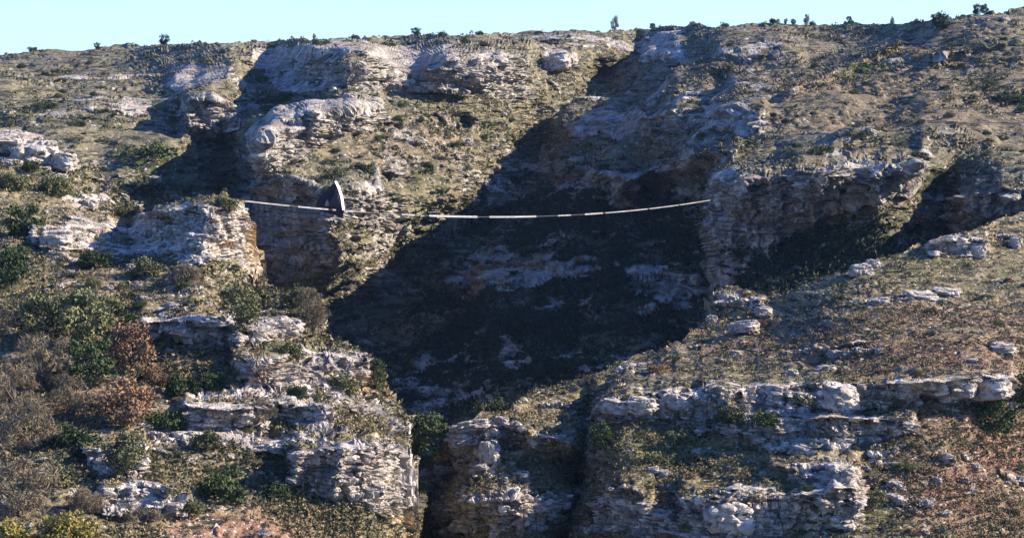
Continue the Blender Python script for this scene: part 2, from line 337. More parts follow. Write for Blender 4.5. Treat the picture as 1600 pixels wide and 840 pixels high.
far_cliffs = [
 ([(385, 82), (420, 70), (560, 74), (700, 84), (830, 92)], [(385, 96), (440, 146), (580, 144), (700, 150), (830, 128)], 32, 14),
 ([(262, 128), (300, 104), (370, 100)], [(262, 142), (300, 138), (370, 130)], 10, 20),
 ([(280, 160), (330, 150), (380, 170)], [(280, 200), (330, 215), (380, 200)], 16, 22),
 ([(386, 215), (430, 180), (510, 176), (600, 160)], [(386, 270), (430, 262), (510, 230), (600, 190)], 27, 16),
 ([(360, 290), (440, 284), (520, 294), (600, 300)], [(360, 440), (440, 450), (520, 360), (600, 320)], 14, 24),
 ([(1104, 285), (1180, 275), (1300, 262), (1380, 248), (1455, 262)], [(1104, 455), (1180, 430), (1300, 350), (1380, 330), (1455, 300)], 28, 16),
 ([(1486, 300), (1550, 296), (1620, 290), (1800, 270)], [(1486, 372), (1550, 345), (1620, 330), (1800, 320)], 15, 18),
 ([(1000, 60), (1035, 52), (1070, 60)], [(1000, 95), (1035, 100), (1070, 90)], 13, 20),
 ([(1110, 66), (1200, 66), (1260, 80)], [(1110, 92), (1200, 92), (1260, 96)], 13, 20),
 ([(860, 262), (940, 270), (1010, 280)], [(860, 292), (940, 300), (1010, 310)], 13, 25),
 ([(1000, 180), (1090, 168), (1200, 172)], [(1000, 205), (1090, 205), (1200, 206)], 15, 24),
 ([(985, 432), (1050, 436), (1100, 440)], [(985, 462), (1050, 475), (1100, 470)], 9, 20),
 ([(730, 395), (745, 390), (760, 392)], [(730, 440), (745, 445), (760, 440)], 4, 16),
 ([(1225, 150), (1300, 112), (1415, 60)], [(1225, 162), (1300, 128), (1415, 72)], 12, 14),
 ([(1215, 238), (1290, 222), (1385, 200)], [(1215, 256), (1290, 244), (1385, 216)], 12, 14),
 ([(1535, 146), (1600, 138), (1700, 130)], [(1535, 158), (1600, 154), (1700, 150)], 9, 14),
 ([(1440, 92), (1520, 74), (1600, 66)], [(1440, 100), (1520, 84), (1600, 76)], 8, 14),
 ([(1400, 170), (1480, 150), (1540, 148)], [(1400, 178), (1480, 160), (1540, 156)], 6, 12),
 ([(960, 292), (1050, 252), (1160, 216)], [(960, 312), (1050, 280), (1160, 246)], 15, 14),
 ([(880, 195), (950, 175), (1010, 165)], [(880, 230), (950, 215), (1010, 200)], 12, 18),
 ([(1430, 212), (1500, 208), (1560, 214)], [(1430, 232), (1500, 234), (1560, 228)], 9, 22),
]
far_rock = [(300, 125, 45, 30, .5), (330, 190, 50, 45, .6), (450, 220, 70, 55, .65), (600, 110, 230, 42, .6), (560, 190, 90, 35, .35), (430, 350, 90, 90, .7), (580, 360, 60, 55, .6),
 (200, 170, 30, 12, .5), (620, 300, 60, 40, .5), (720, 285, 60, 50, .4), (800, 140, 90, 30, .35), (740, 190, 40, 14, .4), (900, 260, 150, 60, .45), (1040, 75, 50, 30, .5), (870, 95, 40, 22, .5), (1150, 185, 80, 26, .5), (1180, 80, 80, 18, .35),
 (1200, 350, 110, 90, .7), (1350, 290, 120, 45, .65), (1540, 325, 70, 40, .65), (1500, 220, 60, 16, .45), (700, 450, 200, 80, .3), (760, 415, 60, 50, .5), (1040, 450, 80, 36, .6), (680, 560, 60, 30, .55), (930, 570, 80, 30, .5), (840, 330, 180, 50, .3), (600, 450, 40, 40, .5), (850, 430, 60, 20, .5), (1000, 170, 110, 40, .35),
 (100, 110, 160, 20, .22), (700, 70, 200, 12, .1), (1590, 150, 40, 14, .3), (960, 70, 60, 12, .3)]
far = Sheet("far_hillside", -460, 2060, 1.35, lambda x: poly(SKY, x), 760, depth_far, far_cliffs, far_rock,
            [(1400, 150, 300, 90, .25), (650, 230, 90, 40, .3)],
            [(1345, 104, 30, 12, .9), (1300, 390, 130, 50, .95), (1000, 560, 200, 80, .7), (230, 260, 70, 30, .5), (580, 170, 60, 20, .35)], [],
            11, M["far"], 1.7, rbase=.17, und=3.2, skirt=((40, .5), (200, -2), (800, -25), (5000, -60)), amp=1.0)

# ------------------------------------------------------------------ left promontory
LC = [(-200, 165), (0, 197), (60, 208), (110, 243), (150, 262), (190, 300), (216, 328), (236, 319), (300, 311), (350, 307), (376, 322), (392, 350), (400, 385), (408, 415), (418, 445), (445, 457), (485, 457), (503, 480), (516, 522), (560, 540), (594, 568), (612, 610), (628, 640), (638, 690), (644, 760), (652, 840), (658, 900)]
leftp = [(-200, 170, 350), (0, 200, 345), (110, 250, 338), (216, 330, 330), (0, 300, 312), (100, 330, 312), (-200, 400, 290), (180, 370, 300), (0, 450, 268), (100, 450, 266),
 (236, 325, 306), (300, 315, 297), (350, 312, 293), (392, 350, 304), (410, 420, 304), (340, 350, 284), (330, 420, 272), (260, 380, 288), (225, 400, 284), (230, 460, 266),
 (445, 460, 284), (490, 460, 282), (515, 520, 274), (440, 520, 262), (340, 480, 262), (300, 560, 250), (200, 560, 248), (50, 560, 244), (-200, 600, 240), (560, 545, 270), (600, 580, 268), (500, 600, 252), (400, 600, 246),
 (630, 660, 258), (560, 680, 240), (450, 680, 236), (300, 680, 232), (150, 680, 228), (0, 700, 222), (650, 830, 246), (600, 800, 230), (500, 780, 224), (380, 800, 214), (200, 800, 208), (0, 820, 202), (655, 900, 240), (400, 900, 200), (0, 900, 192), (-200, 900, 190)]
left_cliffs = [
 ([(205, 350), (240, 330), (330, 326), (415, 345)], [(205, 385), (240, 390), (330, 400), (415, 440)], 7.9, 26),
 ([(210, 500), (300, 500), (400, 508), (480, 492)], [(210, 530), (300, 536), (400, 540), (480, 528)], 7.9, 22),
 ([(360, 560), (430, 560), (500, 552), (590, 560)], [(360, 604), (430, 606), (500, 600), (590, 610)], 7.9, 22),
 ([(280, 632), (360, 640), (440, 626), (520, 640)], [(280, 668), (360, 675), (440, 656), (520, 668)], 6.1, 20),
 ([(450, 712), (500, 700), (560, 700), (648, 706)], [(450, 770), (500, 782), (560, 800), (648, 835)], 10.5, 24),
 ([(40, 350), (100, 355), (180, 350)], [(40, 382), (100, 395), (180, 385)], 7.0, 22),
 ([(-60, 222), (40, 220), (112, 256)], [(-60, 246), (40, 244), (112, 275)], 7.0, 20),
 ([(120, 700), (180, 705), (230, 702)], [(120, 740), (180, 745), (230, 742)], 7.0, 20),
 ([(150, 765), (220, 752), (300, 765)], [(150, 805), (220, 806), (300, 805)], 6.1, 20)]
left_rock = [(40, 225, 70, 28, .6), (130, 290, 80, 50, .45), (120, 390, 120, 50, .4), (330, 370, 110, 70, .6), (300, 500, 120, 35, .35), (430, 520, 80, 40, .4), (480, 580, 130, 60, .45), (450, 650, 190, 60, .4),
 (560, 740, 120, 70, .6), (330, 650, 90, 50, .45), (300, 520, 100, 40, .3), (180, 720, 70, 30, .45), (220, 785, 90, 25, .45), (560, 640, 80, 60, .45)]
left = Sheet("rocky_hill", -600, 657, 1.05, lambda x: poly(LC, x), 880, lambda X, Y: tps(leftp, X, Y), left_cliffs, left_rock,
             [(370, 832, 150, 40, 1.3), (150, 560, 150, 120, .35)], [(90, 280, 60, 30, .5), (50, 460, 60, 14, .8), (450, 480, 60, 14, .5), (330, 600, 60, 20, .4)],
             [(395, 380, 14, 45, .5), (620, 830, 50, 22, .9), (580, 600, 40, 20, .5)], 41, M["near"], .85, jag=9, rbase=.20, strata=((3.0, 1.0), (1.2, .9)))

# ------------------------------------------------------------------ right slope
RC = [(655, 860), (668, 780), (680, 715), (702, 668), (740, 652), (790, 638), (830, 616), (900, 592), (1000, 556), (1060, 533), (1088, 516), (1104, 482), (1124, 455), (1150, 448), (1200, 462), (1230, 455), (1330, 424), (1400, 396), (1450, 376), (1500, 362), (1600, 327), (1800, 250)]
rightp = [(655, 860, 262), (680, 720, 272), (702, 670, 268), (790, 640, 276), (900, 595, 292), (1000, 560, 304), (1100, 520, 316), (1110, 470, 334), (1200, 465, 330), (1330, 425, 325), (1450, 380, 345), (1600, 330, 370), (1800, 255, 400),
 (750, 700, 254), (850, 680, 258), (920, 640, 268), (940, 640, 258), (1000, 620, 262), (1100, 600, 266), (1300, 590, 262), (1500, 580, 256), (1700, 560, 274), (1100, 560, 288), (1300, 500, 292), (1500, 470, 305), (1700, 420, 340),
 (720, 760, 246), (850, 760, 244), (905, 740, 250), (930, 720, 240), (1050, 700, 240), (1200, 690, 238), (1400, 680, 236), (1600, 680, 250), (720, 880, 238), (900, 880, 222), (1050, 800, 218), (1200, 800, 216), (1400, 800, 212), (1600, 800, 226), (1800, 800, 242), (1200, 900, 200), (1600, 900, 212)]
def depth_right(X, Y):
    d = tps(rightp, X, Y); d = 285 + (d - 285) * .6
    xc = poly([(560, 985), (600, 955), (640, 925), (720, 915), (790, 905), (860, 880), (900, 870)], Y)
    u = (X - xc)
    d += 9 * np.exp(-(np.minimum(u, 0) / 26) ** 2) * (u < 0) * sm(575, 625, Y) + 9 * (u >= 0) * np.exp(-u / 4.0) * sm(575, 625, Y)
    return d
right_cliffs = [
 ([(925, 625), (1000, 615), (1100, 606), (1280, 600), (1450, 596), (1500, 590), (1590, 584)], [(925, 668), (1000, 665), (1100, 660), (1280, 645), (1450, 628), (1500, 634), (1590, 650)], 9.8, 20),
 ([(1130, 660), (1250, 652), (1350, 650), (1430, 650)], [(1130, 700), (1250, 712), (1350, 700), (1430, 672)], 7.5, 20),
 ([(690, 668), (740, 656), (800, 660), (905, 700)], [(690, 745), (740, 750), (800, 720), (905, 722)], 9.0, 20),
 ([(672, 790), (760, 780), (900, 775)], [(672, 840), (760, 835), (900, 830)], 6.0, 20),
 ([(1060, 785), (1150, 778), (1250, 770), (1350, 760)], [(1060, 850), (1150, 860), (1250, 830), (1350, 820)], 8.2, 20),
 ([(1200, 725), (1280, 728), (1340, 735)], [(1200, 752), (1280, 762), (1340, 760)], 5.2, 16),
 ([(1440, 385), (1500, 368), (1550, 380)], [(1440, 402), (1500, 405), (1550, 400)], 6.0, 18),
 ([(930, 770), (970, 762), (1020, 775)], [(930, 835), (970, 840), (1020, 835)], 6.8, 20),
 ([(1104, 462), (1150, 456), (1200, 468)], [(1104, 490), (1150, 492), (1200, 486)], 3.5, 18)]
right_rock = [(780, 690, 130, 50, .5), (800, 790, 150, 70, .45), (1010, 635, 100, 28, .45), (1280, 680, 170, 40, .5), (1300, 620, 200, 20, .3), (1500, 610, 90, 22, .5), (1180, 800, 170, 50, .5), (1270, 750, 80, 40, .4), (970, 800, 60, 40, .4),
 (1500, 385, 60, 18, .55), (1150, 480, 70, 30, .5), (1440, 460, 70, 10, .4), (1350, 420, 30, 10, .3), (1590, 545, 60, 12, .35), (1400, 468, 130, 6, .45), (1300, 548, 130, 5, .4), (1180, 580, 100, 5, .3), (1450, 640, 110, 7, .45), (1480, 690, 60, 5, .3), (1450, 600, 120, 12, .3)]
right = Sheet("grassy_hillside", 657, 2150, 1.05, lambda x: poly(RC, x), 880, depth_right, right_cliffs, right_rock,
              [(1480, 530, 210, 55, .75), (1530, 740, 150, 90, 1.0), (1200, 540, 150, 30, .25), (1250, 680, 100, 30, .2)],
              [(1030, 710, 100, 40, .7), (1150, 640, 40, 25, .6), (1370, 790, 40, 40, .5), (1430, 420, 80, 20, .35), (1190, 610, 200, 16, .3)], [(820, 700, 80, 16, .25)],
              77, M["near"], .85, jag=5, rbase=.13, strata=((2.6, .9), (1.0, .9)))

# the floor of the gorge, and the land that runs on to the horizon
def plate(name, x0, x1, y0, y1, z, n, mat, amp, seed):
    xs = np.linspace(x0, x1, n); ys = np.linspace(y0, y1, n); X, Y = np.meshgrid(xs, ys)
    Z = z + amp * fbm(X / 60, Y / 60, X * 0, 4, seed)
    idx = np.arange(n * n).reshape(n, n)
    Q = np.stack([idx[:-1, :-1], idx[:-1, 1:], idx[1:, 1:], idx[1:, :-1]], -1).reshape(-1, 4)
    return tag(link(name, mesh_np(name, np.stack([X, Y, Z], -1).reshape(-1, 3), Q, True), mat), kind="structure")
plate("ground", -5000, 5000, -1200, 7000, -96, 200, M["far"], 3, 5)

# the air
hz = mesh_np("haze", [(x, y, z) for z in (-103, 60) for y in (-1300, 7100) for x in (-5200, 5200)], [(2, 3, 1, 0), (5, 7, 6, 4), (1, 5, 4, 0), (6, 7, 3, 2), (4, 6, 2, 0), (3, 7, 5, 1)])
hm = bpy.data.materials.new("air"); hm.use_nodes = True; hn = hm.node_tree; hn.nodes.clear()
ho = hn.nodes.new("ShaderNodeOutputMaterial"); pv = hn.nodes.new("ShaderNodeVolumePrincipled")
pv.inputs["Color"].default_value = (.40, .62, 1, 1); pv.inputs["Density"].default_value = HAZE; pv.inputs["Anisotropy"].default_value = .1
hn.links.new(pv.outputs[0], ho.inputs["Volume"])
tag(link("haze", hz, hm), kind="stuff")

# ------------------------------------------------------------------ plants
rng = np.random.default_rng(5)
def leaves(C, n, size, rng, elong=1.0, up=0.0):
    """n leaf faces round every clump centre C = (x, y, z, r)"""
    k = len(C) * n; c = np.repeat(C, n, 0)
    d = rng.normal(size=(k, 3)); d /= np.linalg.norm(d, axis=1, keepdims=True)
    p = c[:, :3] + d * (c[:, 3] * rng.uniform(.35, 1.08, k) ** .6)[:, None] * np.array([1, 1, .8])
    a = rng.normal(size=(k, 3)); a[:, 2] += up; a /= np.linalg.norm(a, axis=1, keepdims=True)
    b = np.cross(a, rng.normal(size=(k, 3))); b /= np.linalg.norm(b, axis=1, keepdims=True)
    s = size * rng.uniform(.6, 1.4, k)[:, None]
    a = a * s * elong; b = b * s / math.sqrt(elong) * (.75 if elong < 2 else .35)
    V = np.stack([p - a, p + b, p + a, p - b], 1).reshape(-1, 3)
    V[:, 2] = np.maximum(V[:, 2], -.05)
    return V, np.arange(4 * k).reshape(-1, 4)
def limbs(C, rng, r0, forks=7):
    V, Q = [], []; n = 5
    pick = C[rng.permutation(len(C))[:forks]]
    stem = np.array([[0, 0, -.25], [.02, .01, .18], [0, .02, .3]])
    paths = [(stem, r0, r0 * .75)]
    for c in pick:
        m = c[:3] * .5 + np.array([rng.normal() * .05, rng.normal() * .05, .12]); paths.append((np.array([[0, 0, .12], m, c[:3]]), r0 * .6, r0 * .12))
    for pts, ra, rb in paths:
        for i, p in enumerate(pts):
            d = pts[min(i + 1, len(pts) - 1)] - pts[max(i - 1, 0)]; d /= np.linalg.norm(d) + 1e-9
            u = np.cross(d, [.3, .9, .1]); u /= np.linalg.norm(u); v = np.cross(d, u); r = ra + (rb - ra) * i / (len(pts) - 1)
            base = len(V)
            for k in range(n): V.append(p + r * (u * math.cos(2 * math.pi * k / n) + v * math.sin(2 * math.pi * k / n)))
            if i:
                for k in range(n): Q.append([base - n + k, base - n + (k + 1) % n, base + (k + 1) % n, base + k])
    return np.array(V), np.array(Q)
def clumps(kind, rng):
    if kind == "dome": n, rx, rz, zc = 26, .95, .95, .08
    elif kind == "round": n, rx, rz, zc = 30, .85, .85, .85
    elif kind == "tall": n, rx, rz, zc = 28, .62, 1.25, 1.1
    elif kind == "ragged": n, rx, rz, zc = 22, 1.0, .9, .6
    else: n, rx, rz, zc = 16, 1.25, .5, .1
    C = []
    while len(C) < n:
        d = rng.normal(size=3); d /= np.linalg.norm(d)
        if zc < .3 and d[2] < -.05: continue
        rr = rng.uniform(.45, 1.0) ** .5 * rng.uniform(.72, 1.0)
        p = d * rr * np.array([rx, rx, rz]); p[2] += zc
        if p[2] < .05: p[2] = .05 + rng.uniform(0, .1)
        C.append([*p, rng.uniform(.2, .40) * (1 if kind != "ragged" else .85)])
    return np.array(C)
PROTO = {}
def proto(kind, leaf, v):
    key = (kind, leaf, v)
    if key in PROTO: return PROTO[key]
    r = np.random.default_rng(abs(hash(str(len(PROTO)) )) % 1 + len(PROTO) * 13 + 7)
    C = clumps(kind, r)
    twig = leaf in ("grey",)
    V, Q = leaves(C, 95 if not twig else 150, .050 if not twig else .042, r, 1.25 if not twig else 2.8, .5 if twig else 0)
    cm = mesh_np("crown", V, Q); cm.materials.append(M[leaf])
    V, Q = limbs(C, r, .055, 8); tm = mesh_np("trunk", V, Q, True); tm.materials.append(M["bark"])
    PROTO[key] = (cm, tm); return PROTO[key]
def plant(sheet, px, py, r, kind, leaf, label, cat="shrub", name="shrub", group=None, sq=1.0, parts=True, base=None):
    """centre px,py and half width r as seen; stands on the hillside below its centre"""
    foot = {"dome": .45, "flat": .15, "round": .8, "tall": 1.05, "ragged": .55}[kind]
    by = py + r * foot * sq if base is None else base
    p = sheet.at(px, by); D = p.y; s = r * D / F * 1.06
    cm, tm = proto(kind, leaf, random.randint(0, 2))
    rz = random.uniform(0, 6.28)
    if parts:
        e = bpy.data.objects.new(name, None); e.empty_display_size = .3; col.objects.link(e)
        for n_, me in (("crown", cm), ("trunk", tm)):
            c = bpy.data.objects.new(n_, me); col.objects.link(c); c.parent = e
    else:
        e = bpy.data.objects.new(name, cm); col.objects.link(e)
    e.location = p; e.rotation_euler = (0, 0, rz); e.scale = (s, s, s * sq)
    tag(e, label, cat, group); return e
random.seed(3)

# skyline
SK = "trees and bushes on the skyline"
for a in [
 (17, 80, 7, "dome", "dark", "low dark bush at the far left end of the plateau skyline"),
 (50, 77, 9, "dome", "dark", "wide low dark bush on the skyline, second from the left end"),
 (151, 71, 6, "round", "dark", "tiny dark bush on the skyline between the wide low bush and the small round tree"),
 (257, 64, 9, "round", "dark", "small round dark tree alone on the left skyline above three dark scrub streaks"),
 (396, 64, 5, "dome", "dark", "tiny bush on the skyline above the left tip of the shaded overhang"),
 (491, 55, 4, "tall", "grey", "tiny bare sapling on the skyline above the long cliff"),
 (555, 52, 8, "dome", "dark", "low flattish bush on the skyline right of the tiny bare sapling"),
 (650, 56, 9, "round", "dark", "dark round bush just below the skyline above the bright cliff"),
 (691, 49, 9, "dome", "dark", "rounded dark bush breaking the skyline above the bright cliff"),
 (749, 52, 7, "dome", "dark", "small dark hump of bush on the skyline left of the skyline's middle"),
 (842, 49, 6, "flat", "dark", "flat little bush on the skyline right of the middle"),
 (962, 38, 9, "tall", "grey", "thin leafless tree with a fan-shaped crown on the skyline"),
 (1019, 42, 6, "round", "dark", "small dark bush on the skyline above the shaded rock knob"),
 (1084, 37, 7, "dome", "grey", "small greyish bush on the skyline between the rock knob and the domed bush"),
 (1130, 35, 11, "dome", "dark", "broad dark domed bush on the skyline right of the rock knob"),
 (1195, 38, 7, "flat", "dark", "low flat bush beside the wide bush on the right skyline"),
 (1210, 36, 10, "dome", "dark", "wide low dark bush in the cluster on the right skyline"),
 (1227, 33, 4, "tall", "dark", "slim dark sapling in the middle of the skyline cluster"),
 (1239, 35, 5, "round", "dark", "small round bush between the slim sapling and the bare tree"),
 (1260, 30, 7, "tall", "grey", "bare spreading tree in the cluster on the right skyline"),
 (1270, 35, 6, "dome", "dark", "dark bush at the foot of the bare spreading tree"),
 (1329, 34, 5, "round", "dark", "tiny bush alone on the skyline right of the cluster"),
 (1393, 29, 5, "tall", "grey", "thin leaning sapling on the skyline before it climbs to the right"),
 (1432, 33, 4, "round", "dark", "tiny bush on the skyline beside the tall dark tree"),
 (1468, 33, 15, "round", "dark", "tall dark rounded tree standing just below the right skyline"),
 (1527, 16, 9, "round", "dark", "dark leaning tree on the rising right skyline, its left half"),
 (1538, 11, 8, "round", "dark", "dark tree on the rising right skyline, the taller right half of the pair")]:
    px, py, r, k, lf, lab = a
    istree = "tree" in lab or "sapling" in lab
    plant(far, px, py, r, k, lf, lab, "tree" if istree else "bush", "tree" if istree else "bush", SK,
          base=poly(SKY, px) + 1.5 if r < 14 else None, sq=1.15 if istree else .9)

# shrubs on the far side
FARG = "shrubs on the far slope"
for px, py, r, k, lf, lab in [
 (725, 67, 8, "round", "dark", "small round bush on the pale grass above the right part of the long cliff"),
 (757, 71, 11, "dome", "dark", "dark domed bush above the right end of the long cliff"),
 (850, 75, 11, "dome", "dark", "dark bush on the rim above the isolated shaded outcrop"),
 (500, 67, 14, "flat", "dark", "flat dark bush on the rim above the long cliff"),
 (428, 72, 10, "dome", "dark", "dark bush on the rim above the left tip of the shaded overhang"),
 (605, 70, 12, "flat", "dark", "low dark bush on the rim near the middle of the long cliff"),
 (238, 92, 10, "flat", "dark", "flat dark bush below the lone round skyline tree"),
 (252, 77, 9, "flat", "dark", "thin dark scrub right beneath the lone round skyline tree"),
 (136, 86, 9, "flat", "dark", "thin dark scrub patch below the skyline near the left"),
 (95, 104, 15, "flat", "dark", "broad dark scrub patch on the grey left slope"),
 (230, 240, 42, "flat", "dark", "wide dark thicket in the hollow left of the pinnacle's gully"),
 (262, 285, 34, "flat", "dark", "lower dark thicket in the hollow above the pinnacle"),
 (65, 170, 22, "flat", "dark", "wide dark scrub in the middle of the grey left slope"),
 (118, 200, 14, "flat", "dark", "small dark scrub below the wide scrub of the left slope"),
 (190, 298, 22, "dome", "olive", "dull green bush behind the left ridge's right end"),
 (410, 122, 12, "dome", "bright", "green bush on the grass below the overhang's left tip"),
 (450, 148, 20, "dome", "dark", "dark bush in the gully under the shaded overhang"),
 (616, 190, 17, "dome", "dark", "dark bush on the ledge below the bright part of the long cliff"),
 (595, 214, 14, "flat", "dark", "small dark bush left of the grassy patch in the middle slope"),
 (710, 228, 18, "flat", "dark", "wide dark bush on the middle of the lit slope"),
 (665, 262, 17, "dome", "dark", "rounded dark bush on the lit slope nearest the shadow's edge"),
 (570, 262, 22, "dome", "dark", "dark bush above the right edge of the dark triangle"),
 (520, 272, 20, "dome", "olive", "green bush on the rock just above the dark triangle"),
 (600, 320, 22, "dome", "dark", "grey dark bush on top of the lit rubble above the white line"),
 (1345, 103, 15, "flat", "bright", "bright green bush in the hollow of the upper right slope"),
 (1030, 200, 16, "dome", "dark", "dark bush on the shaded rocks of the massif"),
 (1280, 232, 20, "flat", "dark", "dark bush in the fold of the lit grass on the right massif"),
 (1340, 212, 20, "flat", "dark", "dark scrub in the upper fold of the lit grass on the right massif"),
 (1580, 150, 22, "flat", "dark", "dark scrub at the right edge of the massif's grass"),
 (1440, 232, 18, "dome", "dark", "dark bush beside the pale ledge on the right massif")]:
    plant(far, px, py, r, k, lf, lab, "shrub", "shrub", FARG, sq=.8)

# plants on the left promontory
LG = "bushes of the near left hill"
for px, py, r, k, lf, lab, *sq in [
 (50, 262, 17, "dome", "dark", "dark bush in the rocks near the top of the left ridge"),
 (84, 292, 30, "dome", "olive", "green bush among the rocks in the middle of the left ridge"),
 (15, 285, 28, "dome", "olive", "olive bush at the left edge under the pale boulders"),
 (36, 346, 34, "round", "dark", "dark green round bush at the left edge above the mossy rocks"),
 (20, 425, 34, "round", "dark", "dark bush at the left edge, below the other dark round one"),
 (353, 318, 22, "dome", "olive", "dull green bush on top of the pinnacle where the white line starts"),
 (356, 384, 18, "flat", "brown", "flat brown bush on the lit face of the pinnacle"),
 (150, 405, 30, "dome", "dark", "dark bush left of the pinnacle's shaded foot"),
 (195, 330, 22, "dome", "olive", "olive bush in the notch between left ridge and pinnacle"),
 (225, 420, 28, "dome", "olive", "olive scrub at the foot of the pinnacle's shaded side"),
 (290, 425, 26, "dome", "grey", "grey twiggy scrub on the middle of the pinnacle"),
 (377, 484, 38, "round", "olive", "round olive green tree at the foot of the lit pinnacle face"),
 (488, 490, 34, "tall", "grey", "tall grey green bush on the edge above the gorge"),
 (462, 470, 26, "dome", "olive", "olive bush on the edge left of the tall grey bush"),
 (455, 548, 28, "dome", "olive", "green bush between two pale ledges of the near left hill"),
 (533, 600, 30, "dome", "olive", "rounded green bush on the ledges near the gorge edge"),
 (590, 585, 23, "tall", "dark", "dark narrow bush hanging on the gorge edge"),
 (470, 610, 20, "dome", "dark", "small dark bush below the middle pale ledge"),
 (405, 640, 28, "dome", "grey", "grey scrub on the broken ledges left of centre"),
 (446, 703, 23, "dome", "olive", "green bush above the big lit rock face"),
 (330, 592, 28, "dome", "dark", "dark green bush at the left end of the middle pale ledge"),
 (280, 600, 34, "dome", "dark", "dark bush right of the orange-brown tree"),
 (205, 545, 44, "round", "brown", "orange-brown leafy tree, the upper of the two"),
 (196, 632, 46, "round", "brown", "orange-brown leafy tree, the lower of the two"),
 (238, 590, 26, "dome", "brown", "small rusty bush against the right side of the orange-brown trees"),
 (130, 500, 48, "round", "olive", "large olive tree at the top of the left thicket"),
 (60, 500, 42, "round", "olive", "olive tree in the upper left of the thicket"),
 (18, 520, 38, "ragged", "grey", "grey leafless tree at the left edge of the thicket"),
 (70, 570, 50, "ragged", "grey", "large grey-brown leafless tree in the middle of the thicket"),
 (140, 570, 44, "round", "dark", "dark tree inside the thicket left of the orange-brown trees"),
 (110, 625, 46, "ragged", "grey", "grey-brown leafless tree in the lower middle of the thicket"),
 (25, 610, 46, "ragged", "grey", "grey-brown leafless tree at the thicket's left edge"),
 (45, 670, 48, "ragged", "grey", "grey-brown leafless tree low at the left edge of the thicket"),
 (170, 480, 26, "dome", "olive", "small olive bush on the thicket's upper right border"),
 (212, 498, 24, "dome", "dark", "dark bush directly above the orange-brown trees"),
 (115, 690, 42, "dome", "dark", "dark bush above the shaded ledge at the lower left"),
 (196, 712, 36, "round", "olive", "green tree under the orange-brown trees"),
 (262, 650, 34, "dome", "dark", "dark bush right of the lower orange-brown tree"),
 (322, 690, 28, "dome", "olive", "grey green bush left of the broken ledges"),
 (352, 755, 46, "dome", "dark", "large dark green domed bush beside the dirt slope"),
 (430, 771, 26, "dome", "dark", "dark green bush between the domed bush and the big lit rock face"),
 (90, 750, 34, "dome", "olive", "olive bush left of the lower shaded rocks"),
 (130, 790, 34, "dome", "grey", "grey green bush left of the bottom rocks"),
 (225, 805, 26, "flat", "grey", "low brown scrub at the top of the dirt slope"),
 (30, 770, 62, "ragged", "grey", "very large grey-brown leafless bush in the bottom left corner"),
 (105, 828, 46, "dome", "yellow", "yellow-green bush at the bottom edge left of the dirt slope"),
 (15, 835, 40, "dome", "yellow", "yellowish bush in the bottom left corner"),
 (300, 790, 24, "dome", "olive", "small olive bush between bottom rocks and domed bush"),
 (440, 590, 0, "", "", "")]:
    if r: plant(left, px, py, r, k, lf, lab, "tree" if "tree" in lab.split(",")[0].split(" of ")[0] and "above the orange" not in lab and "right of the orange" not in lab and "right of the lower" not in lab else "bush",
                "tree" if ("leafless tree" in lab or "leafy tree" in lab or "olive tree" in lab or "green tree" in lab or "dark tree" in lab) else "bush", LG)

# plants on the right slope and in the gully
RG = "bushes of the near right slope"
for px, py, r, k, lf, lab in [
 (663, 672, 40, "round", "dark", "bushy dark green tree in the cleft between the two near hills"),
 (770, 634, 28, "flat", "dark", "dark green bush on the crest beside the left end of the near right slope"),
 (1556, 645, 38, "round", "dark", "dark green round bush under the right end of the upper ledge"),
 (1592, 612, 30, "round", "dark", "dark green bush at the right edge above the round one"),
 (942, 682, 22, "round", "dark", "green bush at the foot of the upper ledge's left end"),
 (1148, 645, 26, "dome", "dark", "dark bush against the upper ledge, left of the centre of the slope"),
 (1195, 652, 22, "dome", "dark", "dark scrub in the shade below the upper ledge"),
 (1060, 690, 26, "flat", "olive", "low green scrub on the grassy patch under the upper ledge"),
 (1020, 725, 26, "flat", "olive", "low olive scrub in the middle of the grassy patch"),
 (1365, 778, 24, "dome", "olive", "grey green bush beside the russet grass"),
 (1420, 735, 22, "flat", "olive", "small olive bush above the russet grass's left edge"),
 (1245, 625, 20, "flat", "dark", "dark scrub in the gap of the upper ledge"),
 (1030, 578, 18, "flat", "brown", "small dark brown scrub on the crest grass")]:
    sh = right
    if px == 663: sh = left
    e = plant(sh, min(px, 648) if sh is left else px, py, r, k, lf, lab, "tree" if "tree" in lab else "bush", "tree" if "tree" in lab else "bush", RG if px != 663 else None)
    if px == 663:
        D = 266.0; e.location = W(663.0, 720.0, D); e.scale = [r * D / F * 1.1] * 3
for px, py, r, lf, lab in [(656, 722, 26, "dark", "small dark bush low in the cleft under the bushy tree"), (655, 760, 20, "olive", "grey green bush low in the cleft, the lowest there")]:
    e = plant(right, 700, py, r, "dome", lf, lab, "bush", "bush"); D = 266.0
    e.location = W(float(px), py + r * .45, D); e.scale = [r * D / F] * 3

